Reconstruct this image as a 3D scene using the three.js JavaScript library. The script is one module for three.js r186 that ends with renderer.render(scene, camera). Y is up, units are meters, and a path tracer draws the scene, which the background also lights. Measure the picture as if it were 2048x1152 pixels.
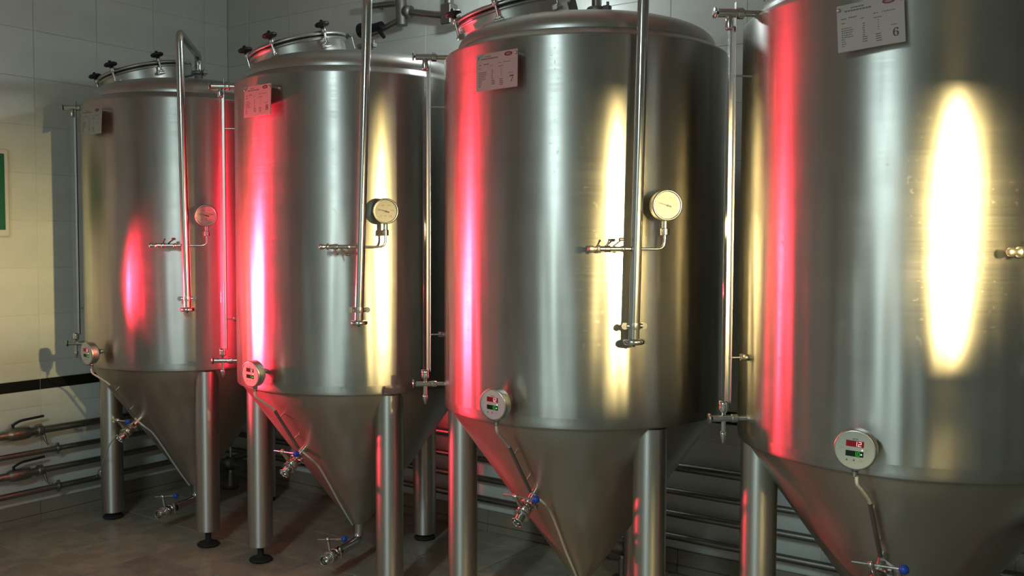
import * as THREE from 'three';
import { mergeGeometries } from 'three/addons/utils/BufferGeometryUtils.js';
import { RoundedBoxGeometry } from 'three/addons/geometries/RoundedBoxGeometry.js';
import { RectAreaLightUniformsLib } from 'three/addons/lights/RectAreaLightUniformsLib.js';

// ------------------------------------------------------------------ renderer, camera, lights
const renderer = new THREE.WebGLRenderer({ antialias: true });
renderer.toneMapping = THREE.LinearToneMapping;
renderer.toneMappingExposure = 1.0;
renderer.shadowMap.enabled = true;
RectAreaLightUniformsLib.init();
const scene = new THREE.Scene();
scene.background = new THREE.Color(0x000000);

const camera = new THREE.PerspectiveCamera(33.97, 2048 / 1152, 0.05, 60);
camera.position.set(4.766, 1.675, 3.51);
camera.rotation.order = 'YXZ';
camera.rotation.set(THREE.MathUtils.degToRad(-2.738), THREE.MathUtils.degToRad(34.976), THREE.MathUtils.degToRad(0.2185));

const V = (x, y, z) => new THREE.Vector3(x, y, z);
const SP = 1.3445;                       // spacing of the tanks along the row
const LX = -0.762, BZ = -0.866, RX = 7.4, FZ = 6.4, CH = 3.7;   // inner faces of the room

// where the lamps stand (their fittings are built further down around the same points)
const RED = V(-0.02, 1.335, 1.28), RED_AIM = V(0.797, 0.15, -0.60).normalize();
const WARM = V(5.09, 1.775, 1.83), WARM_AIM = V(-0.839, 0, -0.545).normalize();
const BULB = V(1.92, 3.05, -0.20);
const PANEL = V(3.52, 3.2, 4.9), PTURN = 0.34;

const redSpot = new THREE.SpotLight(new THREE.Color().setRGB(1, 0.028, 0.065), 56, 0, THREE.MathUtils.degToRad(39), 1, 2);
redSpot.position.copy(RED).addScaledVector(RED_AIM, 0.015);
redSpot.target.position.copy(RED).addScaledVector(RED_AIM, 2);
redSpot.shadow.radius = 2.2;
const warmSpot = new THREE.SpotLight(new THREE.Color().setRGB(1, 0.77, 0.32), 78, 0, THREE.MathUtils.degToRad(36), 0.25, 2);
warmSpot.position.copy(WARM);
warmSpot.target.position.copy(WARM).addScaledVector(WARM_AIM, 2);
warmSpot.shadow.radius = 2.4;
const bulbLight = new THREE.PointLight(new THREE.Color().setRGB(0.84, 0.98, 1), 1.0, 0, 2);
bulbLight.position.copy(BULB);
bulbLight.shadow.radius = 2.5;
const panelLight = new THREE.RectAreaLight(new THREE.Color().setRGB(0.76, 1, 1.02), 96, 0.16, 2.4);
panelLight.position.copy(PANEL).add(V(0, -0.012, 0));
panelLight.rotation.set(-Math.PI / 2, 0, PTURN);
for (const l of [redSpot, warmSpot, bulbLight]) { l.castShadow = true; scene.add(l); if (l.target) scene.add(l.target); }
scene.add(panelLight);

// ------------------------------------------------------------------ small tools
let seed = 12345;
const rnd = () => { seed = (seed * 1664525 + 1013904223) >>> 0; return seed / 4294967296; };
const deg = THREE.MathUtils.degToRad;
const taken = new Map();
function numbered(n) { const k = taken.get(n) ?? 0; taken.set(n, k + 1); return k ? `${n}_${String(k).padStart(3, '0')}` : n; }
function fin(m) { m.castShadow = m.receiveShadow = true; return m; }
function thing(name, label, category, [x, y, z] = [0, 0, 0], group) {
  const o = new THREE.Group(); o.name = numbered(name); o.position.set(x, y, z);
  o.userData = { label, category }; if (group) o.userData.group = group;
  scene.add(o); return o;
}
function solo(name, geo, mat, label, category, group) {
  const m = fin(new THREE.Mesh(geo, mat)); m.name = numbered(name); m.userData = { label, category };
  if (group) m.userData.group = group; scene.add(m); return m;
}
function part(name, geo, mat, parent, label) {
  const m = fin(new THREE.Mesh(geo, mat)); m.name = name; if (label) m.userData.label = label;
  parent.add(m); return m;
}
function struct(name, geo, mat) { const m = fin(new THREE.Mesh(geo, mat)); m.name = name; m.userData.kind = 'structure'; scene.add(m); return m; }
function merge(list) {
  const l = list.map((g) => { const h = g.index ? g.toNonIndexed() : g.clone(); for (const k of Object.keys(h.attributes)) if (!['position', 'normal', 'uv'].includes(k)) h.deleteAttribute(k); return h; });
  return mergeGeometries(l);
}
const box = (w, h, d, x = 0, y = 0, z = 0) => new THREE.BoxGeometry(w, h, d).translate(x, y, z);
const rbox = (w, h, d, r, x = 0, y = 0, z = 0, s = 2) => new RoundedBoxGeometry(w, h, d, s, r).translate(x, y, z);
function along(geo, a, b) {               // geometry built along +y from 0, laid from a towards b
  const q = new THREE.Quaternion().setFromUnitVectors(V(0, 1, 0), b.clone().sub(a).normalize());
  return geo.applyQuaternion(q).translate(a.x, a.y, a.z);
}
const rod = (a, b, r, s = 14, r2 = r) => along(new THREE.CylinderGeometry(r2, r, a.distanceTo(b), s).translate(0, a.distanceTo(b) / 2, 0), a, b);
const ball = (p, r, w = 16, h = 12) => new THREE.SphereGeometry(r, w, h).translate(p.x, p.y, p.z);
function turned(pts, a, b, s = 24) {       // a profile [radius, distance] turned about the line a -> b
  return along(new THREE.LatheGeometry(pts.map(([r, y]) => new THREE.Vector2(Math.max(r, 1e-5), y)), s), a, b);
}
function bentPath(pts, fr) {
  const path = new THREE.CurvePath(); let cur = pts[0];
  for (let i = 1; i < pts.length - 1; i++) {
    const p = pts[i], a = p.clone().sub(pts[i - 1]), b = pts[i + 1].clone().sub(p);
    const f = Math.min(fr, a.length() * 0.49, b.length() * 0.49);
    const s = p.clone().addScaledVector(a.normalize(), -f), e = p.clone().addScaledVector(b.normalize(), f);
    path.add(new THREE.LineCurve3(cur, s)); path.add(new THREE.QuadraticBezierCurve3(s, p, e)); cur = e;
  }
  path.add(new THREE.LineCurve3(cur, pts[pts.length - 1])); return path;
}
const bentPipe = (pts, fr, r, seg = 120, rs = 14) => new THREE.TubeGeometry(bentPath(pts, fr), seg, r, rs);
const curveTube = (pts, r, seg = 60, rs = 8) => new THREE.TubeGeometry(new THREE.CatmullRomCurve3(pts), seg, r, rs);

// ------------------------------------------------------------------ computed textures
function hash(x, y) { let h = (x * 374761393 + y * 668265263) | 0; h = Math.imul(h ^ (h >>> 13), 1274126177); return ((h ^ (h >>> 16)) >>> 0) / 4294967296; }
function vnoise(x, y, px, py) {           // value noise that repeats every px, py cells
  const xi = Math.floor(x), yi = Math.floor(y), fx = x - xi, fy = y - yi, u = fx * fx * (3 - 2 * fx), v = fy * fy * (3 - 2 * fy);
  const g = (i, j) => hash(((i % px) + px) % px, ((j % py) + py) % py);
  return (g(xi, yi) * (1 - u) + g(xi + 1, yi) * u) * (1 - v) + (g(xi, yi + 1) * (1 - u) + g(xi + 1, yi + 1) * u) * v;
}
function dataTex(w, h, f, srgb) {
  const d = new Uint8Array(w * h * 4);
  for (let y = 0; y < h; y++) for (let x = 0; x < w; x++) { const c = f(x / w, y / h, x, y), k = (y * w + x) * 4; d[k] = c[0] * 255; d[k + 1] = c[1] * 255; d[k + 2] = c[2] * 255; d[k + 3] = 255; }
  const t = new THREE.DataTexture(d, w, h); t.wrapS = t.wrapT = THREE.RepeatWrapping; t.magFilter = THREE.LinearFilter; t.minFilter = THREE.LinearMipmapLinearFilter; t.generateMipmaps = true;
  if (srgb) t.colorSpace = THREE.SRGBColorSpace; t.needsUpdate = true; return t;
}
// wear of the brushed sheet: polish lines run round the tank, drips run down, specks
const sheetRough = dataTex(1024, 1024, (u, v) => {
  const lines = vnoise(u * 12, v * 512, 12, 512) * 0.5 + vnoise(u * 5, v * 190, 5, 190) * 0.5;
  const drip = Math.pow(vnoise(u * 180, v * 5, 180, 5), 5) * vnoise(u * 40, v * 9, 40, 9);
  const blot = vnoise(u * 14, v * 9, 14, 9) * 0.6 + vnoise(u * 46, v * 30, 46, 30) * 0.4;
  const sp = vnoise(u * 330, v * 150, 330, 150); const speck = sp > 0.93 ? 0.16 : 0;
  const r = 0.74 + 0.10 * (lines - 0.5) + 0.16 * (blot - 0.5) + 0.35 * drip + speck;
  return [r, r, r].map((x) => Math.min(1, Math.max(0, x)));
});
const sheetTint = dataTex(512, 512, (u, v) => {
  const blot = vnoise(u * 9, v * 6, 9, 6) * 0.6 + vnoise(u * 30, v * 22, 30, 22) * 0.4, drip = Math.pow(vnoise(u * 120, v * 4, 120, 4), 4);
  const k = 0.93 + 0.07 * blot - 0.06 * drip; return [k, k * 0.995, k * 0.985];
}, true);
const coneRough = dataTex(512, 512, (u, v) => { const r = 0.78 + 0.22 * (vnoise(u * 60, v * 6, 60, 6) - 0.5) + 0.15 * (vnoise(u * 16, v * 12, 16, 12) - 0.5); return [r, r, r]; });
const floorTint = dataTex(512, 512, (u, v) => {
  const a = vnoise(u * 6, v * 6, 6, 6), b = vnoise(u * 24, v * 24, 24, 24), c = vnoise(u * 120, v * 120, 120, 120);
  const st = Math.max(0, vnoise(u * 9 + 3.3, v * 9 + 1.7, 9, 9) - 0.72) * 1.6;
  const k = 0.80 + 0.12 * a + 0.08 * b + 0.06 * (c - 0.5); return [k, k * (0.985 - 0.10 * st), k * (0.95 - 0.32 * st)].map((x) => Math.min(1, x));
}, true);
const floorRough = dataTex(256, 256, (u, v) => { const r = 0.55 + 0.35 * vnoise(u * 8, v * 8, 8, 8) + 0.15 * vnoise(u * 40, v * 40, 40, 40); return [r, r, r].map((x) => Math.min(1, x)); });
const tileTint = dataTex(256, 256, (u, v) => { const k = 0.965 + 0.035 * vnoise(u * 5, v * 5, 5, 5) - 0.02 * vnoise(u * 60, v * 60, 60, 60); return [k, k, k * 0.99]; }, true);

// ------------------------------------------------------------------ materials
const lin = (r, g, b) => new THREE.Color().setRGB(r, g, b);
const metal = (c, rough, extra = {}) => new THREE.MeshPhysicalMaterial({ color: c, metalness: 1, roughness: rough, ...extra });
const M = {
  sheet: metal(lin(0.52, 0.51, 0.49), 0.47, { anisotropy: 0.80, anisotropyRotation: Math.PI / 2, roughnessMap: sheetRough, map: sheetTint }),
  dome: metal(lin(0.58, 0.57, 0.55), 0.34, { map: sheetTint }),
  cone: metal(lin(0.52, 0.48, 0.43), 0.55, { anisotropy: 0.6, anisotropyRotation: Math.PI / 2, roughnessMap: coneRough }),
  rim: metal(lin(0.60, 0.585, 0.56), 0.40, { anisotropy: 0.5, anisotropyRotation: Math.PI / 2 }),
  leg: metal(lin(0.58, 0.56, 0.53), 0.42, { anisotropy: 0.7, anisotropyRotation: Math.PI / 2 }),
  pipe: metal(lin(0.66, 0.64, 0.61), 0.16),
  fitting: metal(lin(0.62, 0.60, 0.57), 0.19),
  satin: metal(lin(0.58, 0.57, 0.54), 0.36),
  gaugeCase: metal(lin(0.36, 0.35, 0.33), 0.34),
  wallPipe: metal(lin(0.34, 0.33, 0.30), 0.36),
  dull: metal(lin(0.30, 0.29, 0.28), 0.5),
  black: new THREE.MeshStandardMaterial({ color: lin(0.012, 0.012, 0.014), roughness: 0.45 }),
  rubber: new THREE.MeshStandardMaterial({ color: lin(0.015, 0.014, 0.013), roughness: 0.8 }),
  blue: new THREE.MeshStandardMaterial({ color: lin(0.012, 0.07, 0.42), roughness: 0.35 }),
  plate: new THREE.MeshStandardMaterial({ color: lin(0.36, 0.36, 0.34), roughness: 0.4 }),
  white: new THREE.MeshStandardMaterial({ color: lin(0.66, 0.66, 0.62), roughness: 0.4 }),
  cable: new THREE.MeshStandardMaterial({ color: lin(0.58, 0.57, 0.54), roughness: 0.55 }),
  glass: new THREE.MeshPhysicalMaterial({ color: 0xffffff, roughness: 0.04, transmission: 1, thickness: 0, ior: 1.47 }),
  tile: new THREE.MeshPhysicalMaterial({ color: lin(0.75, 0.76, 0.73), roughness: 0.30, map: tileTint }),
  tile2: new THREE.MeshPhysicalMaterial({ color: lin(0.735, 0.745, 0.715), roughness: 0.33, map: tileTint }),
  border: new THREE.MeshPhysicalMaterial({ color: lin(0.012, 0.011, 0.010), roughness: 0.22 }),
  grout: new THREE.MeshStandardMaterial({ color: lin(0.66, 0.65, 0.60), roughness: 0.9 }),
  skirt: new THREE.MeshStandardMaterial({ color: lin(0.27, 0.24, 0.185), roughness: 0.5, map: tileTint }),
  floorGrout: new THREE.MeshStandardMaterial({ color: lin(0.13, 0.12, 0.10), roughness: 0.9 }),
  plaster: new THREE.MeshStandardMaterial({ color: lin(0.44, 0.45, 0.43), roughness: 0.9 }),
  ceiling: new THREE.MeshStandardMaterial({ color: lin(0.55, 0.55, 0.52), roughness: 0.9 }),
  housing: new THREE.MeshStandardMaterial({ color: lin(0.02, 0.02, 0.02), roughness: 0.5 }),
};
const floorMats = [0, 1, 2].map((k) => new THREE.MeshStandardMaterial({ color: lin(0.36 + 0.025 * k, 0.355 + 0.023 * k, 0.30 + 0.015 * k), roughness: 0.52, roughnessMap: floorRough, map: floorTint }));

// ------------------------------------------------------------------ the room
const T = 0.14;
struct('floor', box(RX - LX + 2 * T, T, FZ - BZ + 2 * T, (RX + LX) / 2, -T / 2 - 0.004, (FZ + BZ) / 2), M.floorGrout);
struct('ceiling', box(RX - LX + 2 * T, T, FZ - BZ + 2 * T, (RX + LX) / 2, CH + T / 2, (FZ + BZ) / 2), M.ceiling);
const GAP = 0.0035;                                  // the grout lies this far behind the glazed faces
struct('wall_left', box(T, CH, FZ - BZ + 2 * T, LX - GAP - T / 2, CH / 2, (FZ + BZ) / 2), M.grout);
struct('wall_back', box(RX - LX, CH, T, (RX + LX) / 2, CH / 2, BZ - GAP - T / 2), M.grout);
struct('wall_right', box(T, CH, FZ - BZ + 2 * T, RX + T / 2, CH / 2, (FZ + BZ) / 2), M.plaster);
struct('wall_front', box(RX - LX, CH, T, (RX + LX) / 2, CH / 2, FZ + T / 2), M.plaster);
const byName = (n) => scene.children.find((o) => o.name === n);

// glazed wall tiles, each a slightly cushioned slab
const tileGeos = new Map();
function slab(w, h, d = 0.012) {
  const k = `${w.toFixed(3)}_${h.toFixed(3)}_${d}`;
  if (!tileGeos.has(k)) {
    const s = 0.0012, g = new THREE.BoxGeometry(w, h, d - s).translate(0, 0, -(d - s) / 2 - s);
    const f = new THREE.BufferGeometry(), a = w / 2, b = h / 2, p = [[-a, -b, -s], [a, -b, -s], [a, b, -s], [-a, b, -s], [-a + s, -b + s, 0], [a - s, -b + s, 0], [a - s, b - s, 0], [-a + s, b - s, 0]];
    const q = [[4, 5, 6, 7], [0, 1, 5, 4], [1, 2, 6, 5], [2, 3, 7, 6], [3, 0, 4, 7]], pos = [], uv = [];
    for (const [i, j, l, m] of q) for (const n of [i, j, l, i, l, m]) { pos.push(...p[n]); uv.push(p[n][0] / 0.4, p[n][1] / 0.4); }
    f.setAttribute('position', new THREE.Float32BufferAttribute(pos, 3)); f.setAttribute('uv', new THREE.Float32BufferAttribute(uv, 2)); f.computeVertexNormals();
    tileGeos.set(k, merge([g, f]));
  }
  return tileGeos.get(k);
}
const rowsY = [0.122, 0.405, 0.690, 0.787, 0.852, 0.959, 1.238, 1.517, 1.796, 2.075, 2.354, 2.633, 2.912, 3.191, 3.47, 3.7];
const JOINT = 0.0022;
function tileWall(wall, cols, place, far) {
  const rest = { tile: [], border: [] };
  for (let c = 0; c + 1 < cols.length; c++) for (let r = 0; r + 1 < rowsY.length; r++) {
    const w = cols[c + 1] - cols[c] - JOINT, h = rowsY[r + 1] - rowsY[r] - JOINT, black = r === 3;
    const g = slab(w, h), u = (cols[c] + cols[c + 1]) / 2, y = (rowsY[r] + rowsY[r + 1]) / 2;
    const m = new THREE.Matrix4(); place(m, u, y, (rnd() - 0.5) * 0.0012, (rnd() - 0.5) * 0.004, (rnd() - 0.5) * 0.004);
    if (far(u)) { rest[black ? 'border' : 'tile'].push(g.clone().applyMatrix4(m)); continue; }
    const t = part(black ? 'border_tile' : 'tile', g, black ? M.border : rnd() < 0.5 ? M.tile : M.tile2, wall);
    t.applyMatrix4(m);
  }
  for (const k of ['tile', 'border']) if (rest[k].length) { const p = part(k === 'tile' ? 'distant_tiles' : 'distant_border_tiles', merge(rest[k]), M[k], wall); p.userData.kind = 'stuff'; }
}
const range = (a, b, s) => { const l = [a]; let x = s; while (x <= a + 0.03) x += 0.4; for (; x < b - 0.05; x += 0.4) l.push(x); l.push(b); return l; };
const E3 = new THREE.Euler();
tileWall(byName('wall_left'), range(BZ, FZ, -0.67), (m, u, y, d, a, b) => { m.makeRotationFromEuler(E3.set(a, Math.PI / 2 + b, 0)); m.setPosition(LX + d, y, u); }, (u) => u > 1.7);
tileWall(byName('wall_back'), range(LX, RX, -0.53), (m, u, y, d, a, b) => { m.makeRotationFromEuler(E3.set(a, b, 0)); m.setPosition(u, y, BZ + d); }, (u) => u > 5.4);

// skirting of two-step floor tiles
function skirting(name, cols, place, far) {
  const back = []; const base = struct(name, place(box(cols[cols.length - 1] - cols[0], 0.118, 0.006, (cols[0] + cols[cols.length - 1]) / 2, 0.059, 0.003)), M.floorGrout);
  for (let c = 0; c + 1 < cols.length; c++) {
    const w = cols[c + 1] - cols[c] - JOINT, u = (cols[c] + cols[c + 1]) / 2;
    const g = place(merge([rbox(w, 0.076, 0.014, 0.003, u, 0.080, 0.009), rbox(w, 0.042, 0.022, 0.004, u, 0.020, 0.013)]));
    if (far(u)) back.push(g); else part('skirting_tile', g, M.skirt, base);
  }
  if (back.length) part('distant_skirting_tiles', merge(back), M.skirt, base).userData.kind = 'stuff';
}
skirting('baseboard_back', range(LX + 0.026, RX, -0.45), (g) => g.translate(0, 0, BZ), (u) => u > 5);
skirting('baseboard_left', range(-FZ, -BZ - 0.002, -0.55).map((x) => x), (g) => g.rotateY(Math.PI / 2).translate(LX, 0, 0), (u) => u < -2);

// floor tiles
{
  const fl = byName('floor'), S = 0.4, geo = slab(S - 0.004, S - 0.004, 0.010), rest = [];
  for (let i = 0; i < 21; i++) for (let k = 0; k < 19; k++) {
    const x = LX - 0.12 + (i + 0.5) * S, z = BZ - 0.2 + (k + 0.5) * S;
    if (x > RX || z > FZ) continue;
    const m = new THREE.Matrix4().makeRotationFromEuler(E3.set(-Math.PI / 2 + (rnd() - 0.5) * 0.002, 0, Math.floor(rnd() * 4) * Math.PI / 2)).setPosition(x, (rnd() - 0.5) * 0.0008, z);
    if (x > 4.6 || z > 2.6) { rest.push(geo.clone().applyMatrix4(m)); continue; }
    const t = part('floor_tile', geo, floorMats[Math.floor(rnd() * 3)], fl); t.applyMatrix4(m);
  }
  part('distant_floor_tiles', merge(rest), floorMats[1], fl).userData.kind = 'stuff';
}

// ------------------------------------------------------------------ print on plates, dials and panels
function canvasTex(w, h, draw) {
  const c = document.createElement('canvas'); c.width = w; c.height = h; const g = c.getContext('2d'); draw(g, w, h);
  const t = new THREE.CanvasTexture(c); t.colorSpace = THREE.SRGBColorSpace; return t;
}
function plateTex(num) {
  return canvasTex(512, 376, (g, w, h) => {
    g.fillStyle = '#a3a29c'; g.fillRect(0, 0, w, h);
    g.fillStyle = '#4b4c4a';
    const words = (x, y, n, hh, lo = 8, hi = 20) => { for (let i = 0; i < n; i++) { const l = lo + rnd() * (hi - lo); g.fillRect(x, y, l, hh); x += l + 4; } };
    words(60, 48, 9, 11, 12, 26); words(110, 26, 5, 9);
    words(30, 108, 2, 8); words(90, 104, 4, 9); words(280, 108, 2, 6); words(345, 108, 5, 6);
    words(180, 128, 2, 6); words(32, 142, 2, 8); words(280, 144, 4, 7);
    for (let i = 0; i < 9; i++) { const y = 186 + i * 18; words(30, y, i < 5 ? 5 : 2, 7); g.fillRect(190 + rnd() * 8, y - 14, i > 5 ? 40 : 16, 7); if (i > 4) g.fillRect(292 + rnd() * 6, y, 42, 7); else g.fillRect(312, y - 20, 8, 7); }
    words(410, 226, 3, 6, 8, 18);
    g.fillStyle = '#5a2a2c'; g.beginPath(); g.ellipse(400, 34, 50, 22, 0, 0, 7); g.fill();
    g.fillStyle = '#8d7068'; g.beginPath(); g.ellipse(400, 34, 30, 11, 0, 0, 7); g.fill();
    if (num) { g.fillStyle = '#17181a'; g.font = 'bold 92px serif'; g.textAlign = 'center'; g.fillText(num, 444, 322); }
  });
}
const dialTex = canvasTex(256, 256, (g) => {
  g.fillStyle = '#9d998d'; g.fillRect(0, 0, 256, 256); g.strokeStyle = '#1c1c1a'; g.lineWidth = 2;
  for (let i = 0; i <= 30; i++) { const a = deg(135 + i * 9), big = i % 5 === 0; g.beginPath(); g.moveTo(128 + Math.cos(a) * (big ? 98 : 106), 128 + Math.sin(a) * (big ? 98 : 106)); g.lineTo(128 + Math.cos(a) * 114, 128 + Math.sin(a) * 114); g.stroke(); }
  g.fillStyle = '#1f201e'; g.font = '26px sans-serif'; g.textAlign = 'center'; g.textBaseline = 'middle';
  ['0', '0,5', '1,0', '1,5', '2,0', '2,5'].forEach((s, i) => { const a = deg(135 + i * 54); g.fillText(s, 128 + Math.cos(a) * 80, 128 + Math.sin(a) * 80); });
  g.font = '18px sans-serif'; g.fillText('bar', 128, 182);
});
const panelTex = canvasTex(512, 512, (g) => {
  g.fillStyle = '#b2b6b0'; g.fillRect(0, 0, 512, 512);
  g.fillStyle = '#6c7471'; for (const [x, w] of [[218, 20], [242, 12], [258, 16], [278, 14]]) g.fillRect(x, 92, w, 20);
  g.fillStyle = '#8a908c'; g.fillRect(40, 238, 70, 4); g.fillRect(160, 244, 18, 8); g.fillRect(184, 246, 30, 5); g.fillRect(386, 236, 40, 8); g.fillRect(386, 268, 28, 5);
  g.fillStyle = '#101413'; g.fillRect(138, 124, 232, 84); g.fillRect(138, 266, 232, 78);
  g.strokeStyle = '#9aa09b'; g.lineWidth = 3; for (const x of [158, 250, 342]) { g.beginPath(); g.arc(x, 398, 24, 0, 7); g.stroke(); }
  g.fillStyle = '#20262a'; g.beginPath(); g.moveTo(158, 384); g.lineTo(144, 408); g.lineTo(172, 408); g.fill(); g.beginPath(); g.moveTo(250, 412); g.lineTo(236, 388); g.lineTo(264, 388); g.fill();
  g.fillRect(330, 396, 24, 4);
});
function segDigits(g, s, x, y, w, h, col) {       // seven-segment figures
  const on = { 0: 'abcdef', 1: 'bc', 2: 'abged' }; g.fillStyle = col; const t = w * 0.2;
  for (const ch of s) {
    if (ch === '.') { g.fillRect(x - w * 0.18, y + h - t, t, t); continue; }
    const seg = { a: [0, 0, w, t], d: [0, h - t, w, t], g: [0, h / 2 - t / 2, w, t], f: [0, 0, t, h / 2], b: [w - t, 0, t, h / 2], e: [0, h / 2, t, h / 2], c: [w - t, h / 2, t, h / 2] };
    for (const k of on[ch]) { const [a, b, c, d] = seg[k]; g.fillRect(x + a, y + b, c, d); }
    x += w * 1.4;
  }
}
const redDisplayTex = canvasTex(232, 84, (g) => { g.fillStyle = '#5a0009'; g.fillRect(0, 0, 232, 84); segDigits(g, '1.2', 104, 9, 40, 66, '#ffc4bc'); });
const greenDisplayTex = canvasTex(232, 78, (g) => { g.fillStyle = '#021006'; g.fillRect(0, 0, 232, 78); segDigits(g, '1.0', 102, 10, 34, 58, '#35c63a'); g.fillStyle = '#d8ffd0'; g.beginPath(); g.arc(204, 40, 12, 0, 7); g.fill(); });
M.dial = new THREE.MeshStandardMaterial({ map: dialTex, roughness: 0.5 });
M.panel = new THREE.MeshStandardMaterial({ map: panelTex, roughness: 0.45 });
M.redDisplay = new THREE.MeshStandardMaterial({ color: 0x080203, roughness: 0.3, emissive: 0xffffff, emissiveMap: redDisplayTex, emissiveIntensity: 1.3 });
M.greenDisplay = new THREE.MeshStandardMaterial({ color: 0x020603, roughness: 0.3, emissive: 0xffffff, emissiveMap: greenDisplayTex, emissiveIntensity: 0.8 });
M.led = new THREE.MeshStandardMaterial({ color: 0x405030, emissive: lin(0.75, 1, 0.5), emissiveIntensity: 1.2 });

// ------------------------------------------------------------------ shared shapes of the tanks
const R = 0.6, YB = 0.977, YT = 2.440, YA = 0.222;
const RL = 0.526, LEG_R = 0.064;
const G = {};
{ // sheet metal jacket with the slight waviness of rolled sheet, stronger towards its lower edge
  const NU = 900, NV = 46, y0 = 1.022, y1 = YT - 0.004, pos = [], uv = [], idx = [];
  const waves = []; for (let i = 0; i < 16; i++) waves.push([Math.round(22 + rnd() * 62), rnd() * 6.28, (rnd() - 0.5) * 9, 0.4 + rnd()]);
  const slow = []; for (let i = 0; i < 6; i++) slow.push([Math.round(3 + rnd() * 9), rnd() * 6.28, (rnd() - 0.5) * 5, 0.5 + rnd()]);
  for (let j = 0; j <= NV; j++) for (let i = 0; i <= NU; i++) {
    const a = i / NU * 2 * Math.PI, y = y0 + (y1 - y0) * j / NV;
    const low = THREE.MathUtils.smoothstep(1.95 - y, 0, 0.75);
    let d = 0; for (const [k, p, m, s] of waves) d += s * Math.sin(k * a + p + m * (y - 1)) * 36 / k;
    let e = 0; for (const [k, p, m, s] of slow) e += s * Math.sin(k * a + p + m * y);
    const r = R + d * 0.00013 * low + e * 0.00016;
    pos.push(r * Math.sin(a), y, r * Math.cos(a)); uv.push(i / NU, (y - y0) / (y1 - y0));
  }
  for (let j = 0; j < NV; j++) for (let i = 0; i < NU; i++) { const a = j * (NU + 1) + i, b = a + 1, c = a + NU + 1, d = c + 1; idx.push(a, b, d, a, d, c); }
  const g = new THREE.BufferGeometry(); g.setAttribute('position', new THREE.Float32BufferAttribute(pos, 3)); g.setAttribute('uv', new THREE.Float32BufferAttribute(uv, 2)); g.setIndex(idx); g.computeVertexNormals();
  const n = g.attributes.normal; for (let j = 0; j <= NV; j++) { const a = j * (NU + 1), b = a + NU; const x = n.getX(a) + n.getX(b), y = n.getY(a) + n.getY(b), z = n.getZ(a) + n.getZ(b), l = Math.hypot(x, y, z); for (const k of [a, b]) n.setXYZ(k, x / l, y / l, z / l); }
  G.jacket = g;
}
const lathe = (pts, s = 160) => new THREE.LatheGeometry(pts.map(([r, y]) => new THREE.Vector2(r, y)), s);
G.bottomRim = lathe([[0.566, YB + 0.001], [0.590, YB + 0.000], [0.5965, YB + 0.003], [0.5985, YB + 0.008], [0.5995, YB + 0.020], [0.6, 1.0225]]);
G.topRim = lathe([[0.5998, YT - 0.006], [0.5985, YT + 0.001], [0.594, YT + 0.006], [0.568, YT + 0.021], [0.548, YT + 0.032], [0.540, YT + 0.036]]);
G.dome = lathe([[0.542, YT + 0.030], [0.5425, YT + 0.044], [0.541, YT + 0.057], [0.533, YT + 0.074], [0.517, YT + 0.091], [0.49, YT + 0.106], [0.45, YT + 0.120], [0.40, YT + 0.132], [0.33, YT + 0.145], [0.25, YT + 0.156], [0.15, YT + 0.165], [0.06, YT + 0.169], [0.0001, YT + 0.170]]);
G.cone = lathe([[0.022, YA - 0.006], [0.034, YA - 0.002], [0.048, YA + 0.008], [0.062, YA + 0.026], ...Array.from({ length: 14 }, (_, i) => { const t = (i + 1) / 15; return [0.062 + (0.574 - 0.062) * t, YA + 0.026 + (YB - 0.012 - YA - 0.026) * t]; }), [0.575, YB - 0.008], [0.575, YB + 0.004]], 120);
const coneR = (y) => 0.062 + (y - YA - 0.026) * (0.574 - 0.062) / (YB - 0.038 - YA);
const polar = (az, rho, y) => V(rho * Math.sin(deg(az)), y, rho * Math.cos(deg(az)));

// manhole, built upright around its own axis and then tipped
const MH = 0.235;
G.neck = lathe([[MH - 0.012, -0.10], [MH, -0.10], [MH, 0.066], [MH + 0.014, 0.068], [MH + 0.014, 0.080], [MH - 0.01, 0.080]], 72);
G.gasket = lathe([[MH - 0.02, 0.080], [MH + 0.011, 0.080], [MH + 0.011, 0.0855], [MH - 0.02, 0.0855]], 72);
G.lid = lathe([[MH + 0.004, 0.0855], [MH + 0.016, 0.087], [MH + 0.018, 0.093], [MH + 0.016, 0.103], [MH + 0.002, 0.106], [MH - 0.02, 0.110], [0.14, 0.119], [0.05, 0.124], [0.0001, 0.125]], 72);
G.clampBolt = merge([rod(V(0, 0.028, 0), V(0, 0.118, 0), 0.0065), rbox(0.024, 0.026, 0.034, 0.004, 0, 0.034, -0.012), rod(V(-0.018, 0.030, 0), V(0.018, 0.030, 0), 0.008), turned([[0.0001, 0], [0.012, 0], [0.012, 0.026], [0.0001, 0.026]], V(0, 0.090, 0), V(0, 0.3, 0), 14), rbox(0.020, 0.011, 0.038, 0.003, 0, 0.108, -0.014)]);
G.knob = turned([[0.0001, 0], [0.010, 0], [0.012, 0.006], [0.030, 0.009], [0.036, 0.014], [0.036, 0.022], [0.030, 0.027], [0.010, 0.030], [0.007, 0.040], [0.0001, 0.041]], V(0, 0.115, 0), V(0, 1, 0), 20);
G.hinge = merge([rbox(0.05, 0.075, 0.05, 0.006, 0, 0.055, 0.01), rod(V(-0.045, 0.095, 0.028), V(0.045, 0.095, 0.028), 0.011), rbox(0.034, 0.016, 0.085, 0.004, 0, 0.100, -0.02)]);

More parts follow.
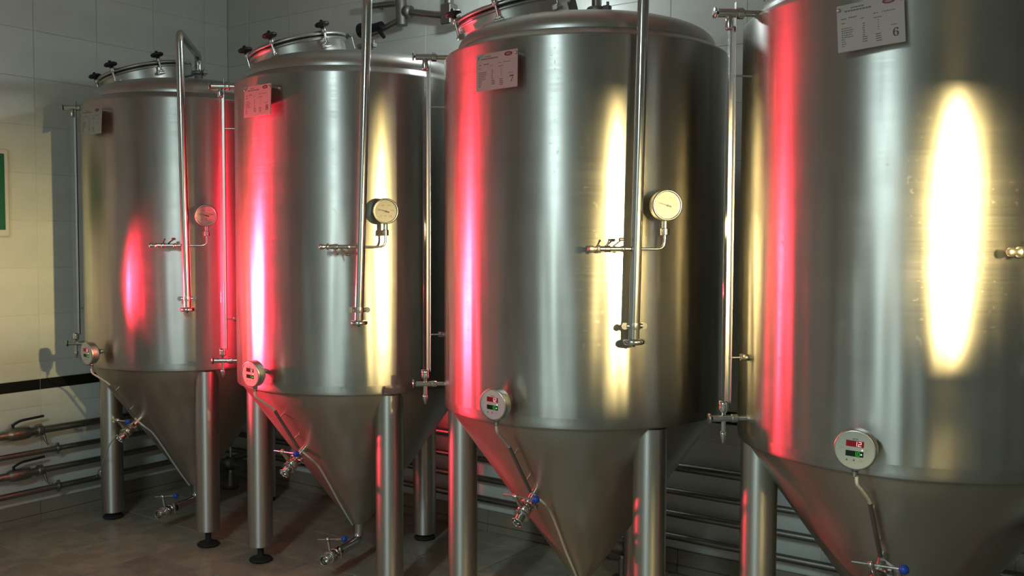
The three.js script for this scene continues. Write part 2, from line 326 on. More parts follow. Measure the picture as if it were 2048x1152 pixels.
// temperature controller: faces +z, stem behind
const CZ = 0.690;
G.ctrlCase = turned([[0.0001, -0.050], [0.040, -0.050], [0.053, -0.044], [0.0605, -0.034], [0.0615, -0.006], [0.0605, 0], [0.0565, 0.003], [0.0555, 0.0005], [0.0001, 0.0005]], V(0, 0, 0), V(0, 0, 1), 48);
G.ctrlStem = merge([rod(V(0, 0, -0.098), V(0, 0, -0.045), 0.011), turned([[0.0001, 0], [0.019, 0], [0.019, 0.018], [0.0001, 0.018]], V(0, 0, -0.072), V(0, 0, 1), 6)]);
G.ctrlFace = new THREE.CircleGeometry(0.0552, 48);
G.ctrlGland = merge([rod(V(0, -0.055, -0.026), V(0, -0.085, -0.026), 0.009), turned([[0.0001, 0], [0.012, 0], [0.012, 0.012], [0.0001, 0.012]], V(0, -0.058, -0.026), V(0, -1, -0.026), 6)]);
const u = 0.1104 / 512;
G.dispRed = rbox(232 * u, 84 * u, 0.0012, 0.0005, (254 - 256) * u, (256 - 166) * u, 0.0012, 1);
G.dispGreen = rbox(232 * u, 78 * u, 0.0012, 0.0005, (254 - 256) * u, (256 - 305) * u, 0.0012, 1);
const screen = (w, h) => new THREE.PlaneGeometry(w, h);
G.led = new THREE.SphereGeometry(0.0023, 10, 8).scale(1, 1, 0.5);

// pressure gauge: faces +z, centre at the origin
G.gaugeCase = turned([[0.0001, -0.040], [0.046, -0.040], [0.0545, -0.034], [0.0555, -0.004], [0.0575, 0], [0.0575, 0.008], [0.0535, 0.011], [0.0495, 0.010], [0.0485, 0.002], [0.0001, 0.002]], V(0, 0, 0), V(0, 0, 1), 48);
G.gaugeDial = new THREE.CircleGeometry(0.0478, 48).translate(0, 0, 0.0026);
G.needle = (() => { const s = new THREE.Shape(); s.moveTo(0.014, 0.0030); s.lineTo(0.014, -0.0030); s.lineTo(0.002, -0.0018); s.lineTo(-0.041, -0.0003); s.lineTo(-0.041, 0.0003); s.lineTo(0.002, 0.0018); return merge([new THREE.ExtrudeGeometry(s, { depth: 0.0008, bevelEnabled: false }), new THREE.CylinderGeometry(0.004, 0.004, 0.002, 14).rotateX(Math.PI / 2)]).rotateZ(deg(-17)).translate(0.002, -0.001, 0.0055); })();
G.gaugeStem = merge([rod(V(0, -0.052, -0.018), V(0, -0.085, -0.018), 0.0105), turned([[0.0001, 0], [0.0155, 0.001], [0.0165, 0.004], [0.0165, 0.024], [0.0155, 0.027], [0.0001, 0.028]], V(0, -0.109, -0.018), V(0, 1, -0.018), 6)]);

// sample tap: lies along -x from the pipe
G.tap = merge([rod(V(-0.022, 0, 0), V(-0.045, 0, 0), 0.0085), ball(V(-0.052, 0, 0), 0.0125), rod(V(-0.052, 0, 0), V(-0.10, 0, 0), 0.0095), turned([[0.0001, 0], [0.0135, 0], [0.0145, 0.003], [0.0145, 0.017], [0.0135, 0.020], [0.0001, 0.020]], V(-0.100, 0, 0), V(-1, 0, 0), 6), rod(V(-0.118, 0, 0), V(-0.140, 0, 0), 0.0115)]);
G.tapTip = merge([turned([[0.0001, 0], [0.015, 0.001], [0.015, 0.010], [0.009, 0.012], [0.009, 0.020], [0.0125, 0.026], [0.0125, 0.038], [0.008, 0.044], [0.0001, 0.045]], V(-0.138, 0, 0), V(-1, 0, 0), 18)]);
G.tapLever = merge([rod(V(-0.088, 0.008, 0), V(-0.062, 0.030, 0.004), 0.0035), rbox(0.020, 0.012, 0.012, 0.004, -0.058, 0.034, 0.004), rod(V(-0.112, 0.010, 0), V(-0.104, 0.030, 0), 0.003), ball(V(-0.103, 0.032, 0), 0.0045, 10, 8)]);

// level gauge, built at azimuth 0: z is away from the tank
const GT = 2.455, GB = 1.072, GZ = 0.682;
const tee = (y, k) => merge([
  rod(V(0, y, y > 2 ? 0.53 : 0.585), V(0, y, 0.640), 0.0095 * k, 16, 0.0085 * k), turned([[0.0001, 0], [0.0145 * k, 0.001], [0.0155 * k, 0.004], [0.0155 * k, 0.020], [0.0145 * k, 0.024], [0.0001, 0.024]], V(0, y, 0.632), V(0, y, 2), 6),
  rod(V(0, y, 0.650), V(0, y, 0.722), 0.0118 * k, 20)]);
const wheel = (y) => turned([[0.0001, 0], [0.005, 0], [0.005, 0.010], [0.0175, 0.011], [0.0185, 0.014], [0.0175, 0.018], [0.0001, 0.018]], V(0, y, 0.718), V(0, y, 2), 20);
G.levelBody = merge([tee(GT, 1.25), tee(GB, 1),
  turned([[0.0001, 0], [0.012, 0], [0.012, 0.018], [0.0135, 0.020], [0.0135, 0.042], [0.011, 0.048], [0.0001, 0.048]], V(0, GT - 0.008, GZ), V(0, 0, GZ), 16),
  turned([[0.0001, 0], [0.008, 0], [0.008, 0.012], [0.0155, 0.018], [0.0165, 0.022], [0.0165, 0.034], [0.0150, 0.037], [0.0165, 0.040], [0.0165, 0.054], [0.0001, 0.054]], V(0, GB + 0.008, GZ), V(0, 5, GZ), 18)]);
G.levelDrain = merge([rod(V(0, GB, GZ), V(0, GB - 0.050, GZ), 0.0085), turned([[0.0001, 0], [0.010, 0.001], [0.0115, 0.010], [0.0105, 0.024], [0.006, 0.032], [0.005, 0.042], [0.0001, 0.043]], V(0, GB - 0.044, GZ), V(0, -1, GZ), 14)]);
G.levelTube = turned([[0.0092, 0], [0.0092, GT - GB - 0.09]], V(0, GB + 0.045, GZ), V(0, 5, GZ), 20);
G.levelStrip = merge([rbox(0.020, GT - GB - 0.015, 0.0025, 0.001, 0, (GT + GB) / 2 + 0.045, GZ - 0.022), rbox(0.0025, GT - GB - 0.10, 0.016, 0.001, -0.010, (GT + GB) / 2 + 0.01, GZ - 0.014)]);
G.levelStay = rod(V(0, 0, 0.588), V(0, 0, GZ - 0.020), 0.0035, 8);
G.levelNut = merge([rod(V(0, 0, 0.592), V(0, 0, 0.626), 0.011, 8), rod(V(0, 0, 0.62), V(0, 0, GZ - 0.018), 0.0035, 8), rbox(0.034, 0.012, 0.012, 0.003, 0, 0.006, 0.618)]);

// outlet valve, built along +y from its root (the pipe axis), handle to +x
G.valveBody = merge([rod(V(0, -0.055, 0), V(0, 0.060, 0), 0.0165, 20),
  turned([[0.0001, 0], [0.026, 0], [0.031, 0.004], [0.031, 0.013], [0.026, 0.017], [0.0001, 0.017]], V(0, 0.034, 0), V(0, 1, 0), 24),
  turned([[0.0001, 0], [0.029, 0], [0.029, 0.030], [0.0001, 0.030]], V(0, 0.062, 0), V(0, 1, 0), 24),
  turned([[0.0001, 0], [0.032, 0], [0.032, 0.010], [0.0001, 0.010]], V(0, 0.094, 0), V(0, 1, 0), 24),
  turned([[0.017, 0], [0.018, 0.024], [0.0265, 0.030], [0.0265, 0.036], [0.0205, 0.036], [0.0195, 0.004]], V(0, 0.102, 0), V(0, 1, 0), 24)]);
G.valveEars = merge([rbox(0.020, 0.018, 0.016, 0.003, 0.036, 0.043, 0.0), rod(V(0.036, 0.043, -0.022), V(0.036, 0.043, 0.024), 0.0045, 8), rbox(0.014, 0.018, 0.024, 0.003, 0.040, 0.043, 0.024)]);
G.valvePost = merge([rod(V(0, 0.078, 0.024), V(0, 0.078, 0.088), 0.0085), ball(V(0, 0.078, 0.088), 0.0125), rod(V(-0.058, 0.078, 0.088), V(0.092, 0.078, 0.088), 0.0045, 10)]);
G.valveBall = ball(V(0.098, 0.078, 0.088), 0.0155, 20, 14);

function outletValve(parent, pos, axis, handleDir, lookDir, name) {
  // axis: where the pipe points; handleDir: where the ball lies; lookDir: where the post stands out
  const y = axis.clone().normalize(), z = lookDir.clone().addScaledVector(y, -lookDir.dot(y)).normalize(), x = y.clone().cross(z);
  if (x.dot(handleDir) < 0) x.negate();
  const m = new THREE.Matrix4().makeBasis(x, y, x.clone().cross(y).dot(z) < 0 ? z.clone() : z, V(0, 0, 0));
  m.makeBasis(x, y, z).setPosition(pos);
  const flip = x.clone().cross(y).dot(z) < 0;
  const app = (g) => { const h = (g.index ? g.toNonIndexed() : g.clone()); h.applyMatrix4(m); if (flip) { const p = h.attributes; for (const k of Object.keys(p)) { const a = p[k], n = a.itemSize; for (let i = 0; i < a.count; i += 3) for (let j = 0; j < n; j++) { const t = a.array[(i + 1) * n + j]; a.array[(i + 1) * n + j] = a.array[(i + 2) * n + j]; a.array[(i + 2) * n + j] = t; } } } h.computeVertexNormals === 0; return h; };
  const v = part(name, app(G.valveBody), M.fitting, parent);
  part('clamp', app(G.valveEars), M.fitting, v);
  part('handle', app(G.valvePost), M.fitting, v);
  part('ball_knob', app(G.valveBall), M.blue, v, 'blue plastic ball knob');
  return v;
}

// ------------------------------------------------------------------ the four fermenters
const tanks = [
  { label: 'steel fermenter furthest left, in the tiled corner beside the wall pipes', pipe: [50.6, 48.6], feet: [0.040, 0.088, 0.03], num: null },
  { label: 'second steel fermenter from the left, its number plate lit red', pipe: [44.6, 48.4], feet: [0.085, 0.08, 0.035], num: '8' },
  { label: 'steel fermenter with the plate numbered 7, third from the left', pipe: [46.6, 49.0], feet: [0.085, 0.08, 0.04], num: '7' },
  { label: 'large steel fermenter with the plate numbered 6, cut off by the right edge', pipe: [46.5, 48.6], feet: [0.08, 0.08, 0.04], num: '6' },
];
const PR = 0.663;
tanks.forEach((d, n) => {
  const t = thing('fermentation_tank', d.label, 'tank', [n * SP, 0, 0], 'row of conical steel fermenters');
  const shell = part('shell', G.jacket, M.sheet, t); shell.rotation.y = [0.35, 0, 0, 0.9][n];
  part('bottom_rim', G.bottomRim, M.sheet, t); part('top_rim', G.topRim, M.sheet, t);
  part('dome', G.dome, M.dome, t); part('cone', G.cone, M.cone, t);
  // legs and their screw feet
  [-60, 60, 180].forEach((az, k) => {
    const p = polar(az, RL, 0), f = d.feet[k];
    const leg = part('leg', merge([turned([[LEG_R - 0.006, 0], [LEG_R, 0.004], [LEG_R, 0.972 - f]], V(p.x, f, p.z), V(p.x, 2, p.z), 40), new THREE.CircleGeometry(LEG_R - 0.005, 32).rotateX(Math.PI / 2).translate(p.x, f + 0.001, p.z)]), M.leg, t);
    part('foot', turned([[0.0001, 0], [0.058, 0], [0.060, 0.006], [0.054, 0.013], [0.026, 0.020], [0.016, 0.026], [0.0155, f + 0.01], [0.0001, f + 0.01]], V(p.x, 0.006, p.z), V(p.x, 1, p.z), 32), M.rubber, leg, 'black screw foot');
  });
  // manhole, tipped outwards
  const mh = part('manhole', G.neck, M.satin, t); mh.position.set(-0.267, 2.583, 0.12);
  mh.quaternion.setFromUnitVectors(V(0, 1, 0), polar(-42, Math.sin(deg(14.8)), Math.cos(deg(14.8))).normalize());
  mh.quaternion.multiply(new THREE.Quaternion().setFromAxisAngle(V(0, 1, 0), deg(-42)));
  part('gasket', G.gasket, M.black, mh); part('lid', G.lid, M.satin, mh);
  for (const a of [0, 60, 120, -60, -120]) {
    const c = part('clamp_bolt', G.clampBolt, M.fitting, mh); c.position.copy(polar(a, MH + 0.024, 0)); c.rotation.y = deg(a);
    const k = part('knob', G.knob, M.black, mh, 'black hand knob'); k.position.copy(c.position); k.rotation.y = c.rotation.y;
  }
  const hg = part('hinge', G.hinge, M.dull, mh); hg.position.copy(polar(180, MH + 0.012, 0)); hg.rotation.y = Math.PI;
  // vent pipe: out of the dome, over the shoulder and down the front
  const [azB, azT] = d.pipe, top = V(0.04, 2.59, -0.02), yTop = 2.765;
  const pb = polar(azB, PR, 1.33), pt = polar(azT, PR, yTop);
  const vp = part('vent_pipe', bentPipe([top, V(top.x, yTop, top.z), pt, pb], 0.055, 0.0205, 150, 20), M.pipe, t);
  part('dome_ferrule', merge([turned([[0.0001, 0], [0.024, 0], [0.024, 0.056], [0.040, 0.060], [0.042, 0.066], [0.042, 0.074], [0.038, 0.080], [0.0001, 0.080]], V(top.x, 2.595, top.z), V(top.x, 5, top.z), 24), rbox(0.030, 0.022, 0.030, 0.004, top.x + 0.052, 2.666, top.z), rod(V(top.x + 0.055, 2.648, top.z), V(top.x + 0.055, 2.692, top.z), 0.006)]), M.dull, vp);
  const dirP = pb.clone().sub(pt).normalize(), atY = (y) => pt.clone().addScaledVector(dirP, (y - yTop) / dirP.y);
  const radial = V(Math.sin(deg(46.5)), 0, Math.cos(deg(46.5))), tang = V(Math.cos(deg(46.5)), 0, -Math.sin(deg(46.5)));
  const cl = atY(1.375);
  const ear = (s) => { const p = cl.clone().addScaledVector(tang, s * 0.036); return [along(new THREE.CylinderGeometry(0.0125, 0.0125, 0.008, 20), p.clone().addScaledVector(radial, 0), p.clone().add(radial)), along(new THREE.CylinderGeometry(0.006, 0.006, 0.012, 6), p, p.clone().add(radial)), rod(cl.clone().addScaledVector(tang, s * 0.018), cl.clone().addScaledVector(tang, s * 0.030), 0.010, 10)]; };
  part('pipe_clamp', merge([turned([[0.0205, 0], [0.0235, 0], [0.0235, 0.024], [0.0205, 0.024]], cl.clone().add(V(0, -0.012, 0)), cl.clone().add(V(0, 1, 0)), 24), ...ear(-1), ...ear(1), rod(cl, cl.clone().addScaledVector(radial, -0.066), 0.008)]), M.fitting, vp);
  part('end_cap', turned([[0.0001, 0], [0.006, 0.0], [0.006, 0.006], [0.034, 0.008], [0.039, 0.012], [0.039, 0.022], [0.034, 0.027], [0.024, 0.030], [0.0205, 0.030]], pb.clone().add(V(0, -0.030, 0)), pb.clone().add(V(0, 1, 0)), 32), M.fitting, vp);
  // cross arm: gauge on one side, sample tap on the other
  const cr = atY(1.655), A = V(0, 0, 0), arm = (x, y, z = 0) => cr.clone().addScaledVector(tang, x).addScaledVector(radial, z).add(V(0, y, 0));
  const ga = part('gauge_arm', bentPipe([arm(0, 0), arm(0.108, 0), arm(0.108, 0.075)], 0.030, 0.0055, 40, 10), M.fitting, t);
  const pg = part('pressure_gauge', G.gaugeCase, M.gaugeCase, t); pg.position.copy(arm(0.108, 0.158, 0.018)); pg.rotation.y = deg(46.5);
  part('gauge_dial', G.gaugeDial, M.dial, pg, 'white gauge dial with black figures'); part('needle', G.needle, M.black, pg); part('gauge_stem', G.gaugeStem, M.fitting, pg);
  const tp = part('sample_tap', G.tap, M.fitting, t); tp.position.copy(cr); tp.rotation.y = deg(46.5);
  part('tap_tip', G.tapTip, n === 2 || n === 3 ? M.dull : M.fitting, tp); part('tap_lever', G.tapLever, M.black, tp);
  if (n === 1) tp.children[1].rotation.x = Math.PI;
  // level gauge
  const lg = part('level_gauge', G.levelBody, M.fitting, t); lg.rotation.y = deg(-49.8);
  part('glass_tube', G.levelTube, M.glass, lg); part('scale_strip', G.levelStrip, M.satin, lg); part('drain_tip', G.levelDrain, M.fitting, lg);
  part('valve_wheel', wheel(GT), M.fitting, lg); part('valve_wheel', wheel(GB), M.fitting, lg);
  part('stay', G.levelStay, M.fitting, lg).position.y = 2.245;
  part('stay', G.levelNut, M.dull, lg).position.y = 1.283;
  // temperature controller
  const tc = part('temperature_controller', G.ctrlCase, M.satin, t); tc.position.set([0.006, -0.006, 0.018, -0.012][n], 1.072, CZ); tc.rotation.set(deg(4), [0, 0, 0, deg(5)][n], deg(-3));
  part('stem', G.ctrlStem, M.fitting, tc); part('face_plate', G.ctrlFace.clone().translate(0, 0, 0.0009), M.panel, tc, 'pale controller face with two displays and three buttons'); part('cable_gland', G.ctrlGland, M.fitting, tc);
  part('display', screen(232 * u, 84 * u).translate(-2 * u, 90 * u, 0.0014), M.redDisplay, tc, 'glowing red display reading 1.2');
  part('display', screen(232 * u, 78 * u).translate(-2 * u, -49 * u, 0.0014), M.greenDisplay, tc, 'dim green display');
  part('indicator', G.led, M.led, tc).position.set(96 * u, 12 * u, 0.0012);
  // guide rod along the cone, with its two stand-offs, and the sensor cable
  const ya = 0.905, yb2 = 0.700, off = 0.030, cn = V(0, -0.592, 0.806);
  const onCone = (y, o, x = 0) => V(x, y, coneR(y)).addScaledVector(cn, o);
  const gr = part('conduit', rod(onCone(ya, off), onCone(yb2, off), 0.0075, 12), M.dull, t);
  for (const y of [0.865, 0.745]) part('stand_off', rod(onCone(y, -0.004), onCone(y, off + 0.002), 0.0035, 8), M.fitting, gr);
  const ctl = tc.position, c0 = onCone(ya, off), c1 = onCone(yb2, off);
  part('sensor_cable', curveTube([V(ctl.x, ctl.y - 0.082, CZ - 0.024), V(ctl.x, ctl.y - 0.105, CZ - 0.030), V(ctl.x * 0.5, 0.935, (CZ - 0.03 + c0.z) / 2 + 0.01), c0.clone().add(V(0, 0.004, 0.004)), onCone(ya - 0.02, off)], 0.0052, 40, 8), M.cable, t);
  part('sensor_cable', curveTube([onCone(yb2 + 0.01, off), onCone(yb2 - 0.015, off - 0.002, 0.006), onCone(0.655, 0.032, 0.044), onCone(0.60, 0.014, 0.040), onCone(0.50, 0.010, 0.032), onCone(0.38, 0.012, 0.022), onCone(0.29, 0.014, 0.02), V(0.012, 0.226, 0.058)], 0.0050, 90, 8), M.cable, t);
  // racking valve on the cone
  const rt = onCone(0.675, 0.03);
  outletValve(t, rt, cn, [V(1, 0.1, 0.2), V(1, -0.1, 0.25), V(1, -0.12, 0), V(1, -0.05, 0.1)][n], V(-0.05, 0.58, 0.8), 'racking_valve');
  // drain elbow and valve under the cone
  const daz = 12, de = polar(daz, 0.18, 0.124);
  const dp = part('drain_pipe', bentPipe([V(0, YA + 0.01, 0), V(0, 0.128, 0), de], 0.085, 0.0235, 60, 16), M.pipe, t);
  const dv = outletValve(t, de.clone(), polar(daz, 1, -0.06), V(1, 0, 0.1), V(-0.15, 1, 0.05), 'drain_valve');
});

// number plates hang a little clear of the jackets
const plateLabels = ['number plate seen edge-on, on the tank furthest left', 'number plate glowing red in the red lamp light', 'pinkish number plate reading 7', 'pale grey number plate reading 6, cut by the top edge'];
const plateGeo = rbox(0.190, 0.140, 0.0025, 0.0008);
tanks.forEach((d, n) => {
  const p = thing('number_plate', plateLabels[n], 'sign', [n * SP + [0, -0.006, -0.008, -0.008][n], 2.317, 0.634], 'number plates on the tanks');
  p.rotation.set(deg(-3), deg([0, -2, 0, 0][n]), deg([0, 0.5, 1.5, 4][n]));
  part('plate', plateGeo, M.plate, p);
  part('print', new THREE.PlaneGeometry(0.188, 0.138).translate(0, 0, 0.0016), new THREE.MeshStandardMaterial({ map: plateTex(d.num), roughness: 0.5 }), p);
  for (const x of [0.088, -0.088]) part('hanger', merge([rod(V(x, 0.055, -0.040), V(x, 0.055, 0.004), 0.004, 10), ball(V(x, 0.055, 0.004), 0.006, 10, 8)]), M.fitting, p);
});

// ------------------------------------------------------------------ pipes that run along both tiled walls
const pipeRows = [[0.556, 0.0225, 'uppermost of the four steel pipes along the tiled walls'], [0.430, 0.0165, 'second steel pipe from the top along the tiled walls'], [0.316, 0.0185, 'third steel pipe from the top along the tiled walls'], [0.200, 0.0185, 'lowest steel pipe along the tiled walls above the skirting']];
const OFFW = 0.062;
pipeRows.forEach(([y, r, label], k) => {
  const o = thing('wall_pipe', label, 'pipe', [LX + OFFW, y, BZ + OFFW], 'pipes along the tiled walls');
  part('pipe', bentPipe([V(0, 0, 2.9), V(0, 0, 0), V(6.6, 0, 0)], 0.09, r, 140, 14), M.wallPipe, o);
  const clip = (p, w) => part('pipe_clip', merge([turned([[r, 0], [r + 0.006, 0], [r + 0.006, 0.02], [r, 0.02]], V(p.x, 0, p.z).addScaledVector(w, -0.01), V(p.x, 0, p.z).addScaledVector(w, 1), 16), rbox(0.014, r * 2 + 0.034, 0.018, 0.003, p.x, 0, p.z), rod(V(p.x, 0, p.z), w.z ? V(p.x - OFFW, 0, p.z) : V(p.x, 0, p.z - OFFW), 0.006, 8)]), M.wallPipe, o);
  if (k % 2) for (const z of [1.27, 2.4]) clip(V(0, 0, z), V(0, 0, 1));
  for (const x of [1.75, 3.3, 4.6]) clip(V(x, 0, 0), V(1, 0, 0));
});
// two ball valves in the pipes at the left edge
[[0, 0.60, 'lever ball valve on the uppermost wall pipe near the left edge'], [2, 0.60, 'lever ball valve on the third wall pipe near the left edge']].forEach(([k, z, label]) => {
  const r = pipeRows[k][1], y = pipeRows[k][0], o = thing('ball_valve', label, 'valve', [LX + OFFW, y, z], 'ball valves on the wall pipes');
  part('body', merge([turned([[r, -0.12], [r + 0.004, -0.118], [r + 0.004, -0.075], [r + 0.015, -0.07], [r + 0.018, -0.03], [r + 0.018, 0.03], [r + 0.012, 0.05], [r + 0.004, 0.06], [r + 0.004, 0.11], [r, 0.112]], V(0, 0, 0.11), V(0, 0, 2), 20)]), M.wallPipe, o);
  part('union_nut', turned([[r, 0], [r + 0.014, 0], [r + 0.016, 0.005], [r + 0.016, 0.030], [r + 0.014, 0.035], [r, 0.035]], V(0, 0, -0.04), V(0, 0, 2), 6), M.wallPipe, o);
  part('drip_tap', merge([rod(V(0, -r, -0.048), V(0.01, -r - 0.05, -0.058), 0.008, 10), rod(V(0.01, -r - 0.05, -0.058), V(0.014, -r - 0.07, -0.07), 0.006, 10)]), M.wallPipe, o);
  part('lever', merge([rod(V(0, r, 0.13), V(0, r + 0.035, 0.13), 0.008, 10), bentPipe([V(0.004, r + 0.030, 0.135), V(0.004, r + 0.052, 0.09), V(0.004, r + 0.060, -0.05)], 0.03, 0.0075, 30, 8)]), M.black, o);
});
// capped branch low on the left wall, with the thin hose that runs to the first tank's valve
{
  const o = thing('capped_branch', 'steel branch with a round cap on the lowest wall pipe', 'pipe fitting', [LX + OFFW + 0.05, 0.252, 0.235]);
  part('cap', turned([[0.0001, 0], [0.030, 0], [0.036, 0.005], [0.036, 0.020], [0.030, 0.026], [0.022, 0.050], [0.020, 0.075], [0.0001, 0.075]], V(0.075, 0, 0.0), V(-0.2, -0.03, -0.05), 24), M.fitting, o);
  part('branch', merge([rod(V(0.01, -0.004, -0.012), V(-0.05, -0.052, -0.03), 0.017), turned([[0.0001, 0], [0.024, 0], [0.024, 0.02], [0.0001, 0.02]], V(0.035, -0.022, -0.065), V(0.3, -0.03, -0.065), 18), rod(V(0.04, -0.022, -0.065), V(-0.05, -0.052, -0.065), 0.014)]), M.wallPipe, o);
  const h = solo('thin_hose', curveTube([V(-0.02, 0.60, 0.50), V(-0.14, 0.53, 0.47), V(-0.36, 0.40, 0.37), V(-0.56, 0.285, 0.28), V(-0.605, 0.258, 0.258)], 0.0035, 50, 8), M.cable, 'thin grey hose slanting from the leftmost tank valve to the capped branch', 'hose');
}
// service valves standing behind the tanks, at the wall
[[-0.44, 'dark valve with an upright spindle behind the tank furthest left'], [2.57, 'dark valve with an upright spindle behind the tank numbered 7']].forEach(([x, label]) => {
  const o = thing('service_valve', label, 'valve', [x, 0, -0.6]);
  part('spindle', merge([rod(V(0, 0.10, 0), V(0, 0.285, 0), 0.008, 10), rod(V(0, 0.09, 0), V(0, 0.125, 0), 0.014, 12)]), M.satin, o);
  part('body', merge([turned([[0.0001, 0], [0.03, 0], [0.045, 0.02], [0.045, 0.06], [0.03, 0.08], [0.0001, 0.08]], V(-0.05, 0.17, 0), V(1, 0.17, 0), 20), rod(V(-0.1, 0.17, 0), V(0.12, 0.17, 0), 0.022, 14), rod(V(0.0, 0.205, 0), V(0.02, 0.205, -0.205), 0.018, 14), rod(V(0.0, 0.17, 0), V(0.0, 0.205, 0), 0.018, 14)]), M.dull, o);
  part('base', merge([turned([[0.0001, 0], [0.05, 0], [0.05, 0.012], [0.02, 0.018], [0.018, 0.10], [0.0001, 0.10]], V(0, 0.006, 0), V(0, 1, 0), 20)]), M.dull, o);
});
// pipe work high on the back wall between the second and third tank
{
  const z = BZ + 0.085, o = thing('upper_pipe_run', 'grey pipe with a black lever valve high on the back wall', 'pipe');
  part('pipe', merge([bentPipe([V(0.66, 3.120, z), V(0.93, 3.105, z), V(0.955, 3.01, z), V(0.80, 2.955, z + 0.02), V(0.70, 2.93, z + 0.05)], 0.04, 0.019, 90, 12), rod(V(0.95, 3.055, z), V(1.33, 2.972, z), 0.021, 14)]), M.wallPipe, o);
  part('tee', merge([rod(V(0.945, 3.15, z), V(0.955, 2.97, z), 0.034, 14), turned([[0.0001, 0], [0.036, 0], [0.036, 0.04], [0.0001, 0.04]], V(0.985, 3.049, z), V(2, 2.83, z), 14)]), M.dull, o);
  part('end_block', merge([rbox(0.075, 0.12, 0.075, 0.01, 1.315, 2.985, z), rod(V(1.315, 3.02, z), V(1.315, 3.25, z), 0.028, 14), rod(V(1.315, 2.985, z), V(1.315, 2.985, BZ + 0.004), 0.02, 12)]), M.wallPipe, o);
  part('valve_lever', merge([turned([[0.0001, 0], [0.045, 0], [0.045, 0.07], [0.0001, 0.07]], V(0.665, 2.965, z + 0.05), V(2, 2.99, z + 0.05), 16), rod(V(0.72, 2.965, z + 0.05), V(0.84, 2.975, z + 0.05), 0.026, 12), rod(V(0.80, 2.970, z + 0.05), V(0.865, 2.90, z + 0.06), 0.016, 12, 0.011)]), M.black, o);
  part('bracket', merge([rod(V(0.72, 3.117, z), V(0.72, 3.117, BZ + 0.004), 0.008, 8)]), M.dull, o);
}
// green board on the left wall, only its edge in view
{
  const o = thing('green_board', 'green board in a pale frame, cut off by the left edge', 'sign', [LX, 1.95, 1.034]);
  part('frame', rbox(0.035, 0.505, 0.66, 0.014, 0.0185, 0, 0, 3), M.white, o);
  part('panel', rbox(0.008, 0.435, 0.60, 0.003, 0.036, 0.006, 0), new THREE.MeshStandardMaterial({ color: lin(0.006, 0.13, 0.06), roughness: 0.4 }), o);
}

// ------------------------------------------------------------------ the lamps (their fittings stand just outside the picture)
{ // red stage lamp on a stand, left of the picture
  const o = thing('stage_lamp', 'red stage lamp on a black stand in front of the leftmost tank', 'lamp', [RED.x, 0, RED.z]);
  const c = V(0, RED.y, 0), bk = c.clone().addScaledVector(RED_AIM, -0.02);
  part('lamp_housing', merge([turned([[0.0001, 0], [0.035, 0.002], [0.052, 0.03], [0.056, 0.13], [0.060, 0.15], [0.052, 0.15], [0.05, 0.132]], c.clone().addScaledVector(RED_AIM, -0.142), c.clone(), 28)]), M.housing, o);
  const lens = new THREE.CircleGeometry(0.050, 32); lens.applyQuaternion(new THREE.Quaternion().setFromUnitVectors(V(0, 0, 1), RED_AIM)).translate(c.x, c.y, c.z);
  part('lens', lens, new THREE.MeshStandardMaterial({ color: 0x220204, emissive: lin(1, 0.028, 0.065), emissiveIntensity: 24 }), o, 'glowing red lens');
  part('stand_pole', merge([rod(V(-0.07, 0.04, 0.02), V(-0.07, 1.25, 0.02), 0.012), rbox(0.03, 0.09, 0.03, 0.005, -0.07, 1.27, 0.02)]), M.housing, o);
  part('stand_base', turned([[0.0001, 0], [0.13, 0], [0.135, 0.006], [0.13, 0.014], [0.03, 0.024], [0.018, 0.05], [0.0001, 0.05]], V(-0.07, 0.004, 0.02), V(-0.07, 1, 0.02), 32), M.housing, o);
}
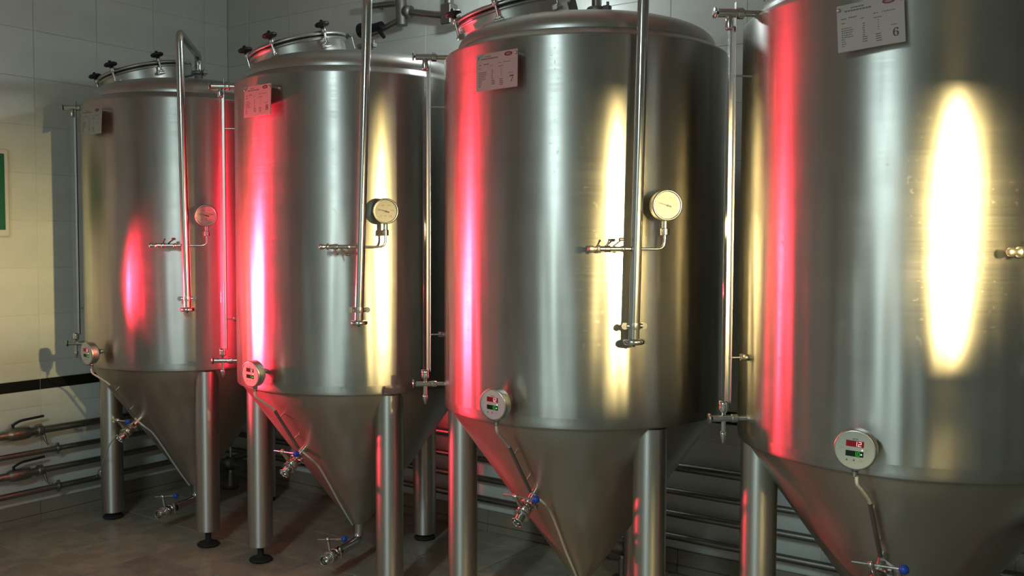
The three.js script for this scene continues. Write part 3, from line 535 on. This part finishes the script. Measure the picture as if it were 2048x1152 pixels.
{ // warm flood lamp, right of the picture
  const o = thing('flood_lamp', 'warm flood lamp with black flaps on a stand', 'lamp', [WARM.x, 0, WARM.z]);
  const ang = Math.atan2(WARM_AIM.x, WARM_AIM.z);
  part('lamp_housing', merge([rbox(0.20, 0.17, 0.07, 0.015, 0, 0, -0.117), rbox(0.05, 0.05, 0.09, 0.008, 0, 0, -0.17)]).rotateY(ang).translate(0, WARM.y, 0), M.housing, o);
  part('lens', new THREE.CircleGeometry(0.070, 32).translate(0, 0, -0.078).rotateY(ang).translate(0, WARM.y, 0), new THREE.MeshStandardMaterial({ color: 0x332814, emissive: lin(1, 0.77, 0.32), emissiveIntensity: 6 }), o, 'glowing warm lens');
  const flap = (sgn, wide, near, wall, rn, rw) => {        // a bent sheet: its edge drops or rises to one angle towards the tanks and another towards the left wall
    const pos = [], idx = [], N = 60;
    for (let i = 0; i <= N; i++) {
      const psi = -40 + 200 * i / N, k = THREE.MathUtils.smoothstep(psi, 59, 68), m = THREE.MathUtils.smoothstep(psi, 36, 54), e = (wide + (near - wide) * m) * (1 - k) + wall * k, ro = rn + (rw - rn) * k, dx = -Math.sin(deg(psi)), dz = -Math.cos(deg(psi));
      for (const t of [0, 0.003 * sgn]) for (const [r, y] of [[0.095, 0.082 * sgn], [ro, ro * Math.tan(deg(e))]]) pos.push(dx * r, WARM.y + y + t, dz * r);
    }
    for (let i = 0; i < N; i++) { const a = i * 4, b = a + 4; for (const [p, q, r2, s2] of [[0, 1, 1, 0], [2, 3, 3, 2], [1, 3, 3, 1], [0, 2, 2, 0]]) idx.push(a + p, a + q, b + r2, a + p, b + r2, b + s2); }
    const g = new THREE.BufferGeometry(); g.setAttribute('position', new THREE.Float32BufferAttribute(pos, 3)); g.setAttribute('uv', new THREE.Float32BufferAttribute(new Float32Array(pos.length / 3 * 2), 2)); g.setIndex(idx); g.computeVertexNormals(); return g;
  };
  part('flap', flap(1, 7.2, 4.2, 1.4, 0.33, 0.38), M.housing, o);
  part('flap', flap(-1, -11.5, -10.4, -7.0, 0.33, 0.38), M.housing, o);
  part('stand_pole', rod(V(0.09, 0.012, 0.075), V(0.09, WARM.y - 0.06, 0.075), 0.014), M.housing, o);
  for (const a of [0, 120, 240]) part('stand_leg', rod(V(0.09, 0.3, 0.075), V(0.09 + 0.26 * Math.sin(deg(a)), 0.012, 0.075 + 0.26 * Math.cos(deg(a))), 0.009), M.housing, o);
}
{ // bare cool bulb hanging between the second and third tank, just above the picture
  const o = thing('pendant_bulb', 'bare white bulb hanging above the gap between the middle tanks', 'lamp', [BULB.x, CH, BULB.z]);
  part('bulb', new THREE.SphereGeometry(0.055, 28, 18).translate(0, BULB.y - CH, 0), new THREE.MeshStandardMaterial({ color: 0xffffff, emissive: lin(0.84, 0.98, 1), emissiveIntensity: 8 }), o, 'glowing white bulb');
  part('socket', turned([[0.0001, 0], [0.026, 0], [0.030, 0.02], [0.028, 0.07], [0.010, 0.085], [0.0001, 0.085]], V(0, BULB.y - CH + 0.045, 0), V(0, 1, 0), 20), M.white, o);
  part('cord', rod(V(0, BULB.y - CH + 0.12, 0), V(0, 0, 0), 0.004, 8), M.black, o);
}
{ // fluorescent fitting near the camera
  const o = thing('ceiling_light', 'long white fluorescent fitting under the ceiling behind the camera', 'lamp', [PANEL.x, CH, PANEL.z]); o.rotation.y = PTURN;
  part('tray', merge([box(0.20, 0.05, 2.50, 0, PANEL.y - CH + 0.028, 0), rod(V(0, PANEL.y - CH + 0.05, -0.95), V(0, 0, -0.95), 0.008), rod(V(0, PANEL.y - CH + 0.05, 0.95), V(0, 0, 0.95), 0.008)]), M.white, o);
  part('diffuser', box(0.17, 0.006, 2.42, 0, PANEL.y - CH, 0), new THREE.MeshStandardMaterial({ color: 0xffffff, emissive: lin(0.86, 1, 0.95), emissiveIntensity: 8 }), o, 'glowing white diffuser');
}
scene.traverse((o) => { if (o.isMesh) { o.castShadow = true; o.receiveShadow = true; } });
renderer.render(scene, camera);
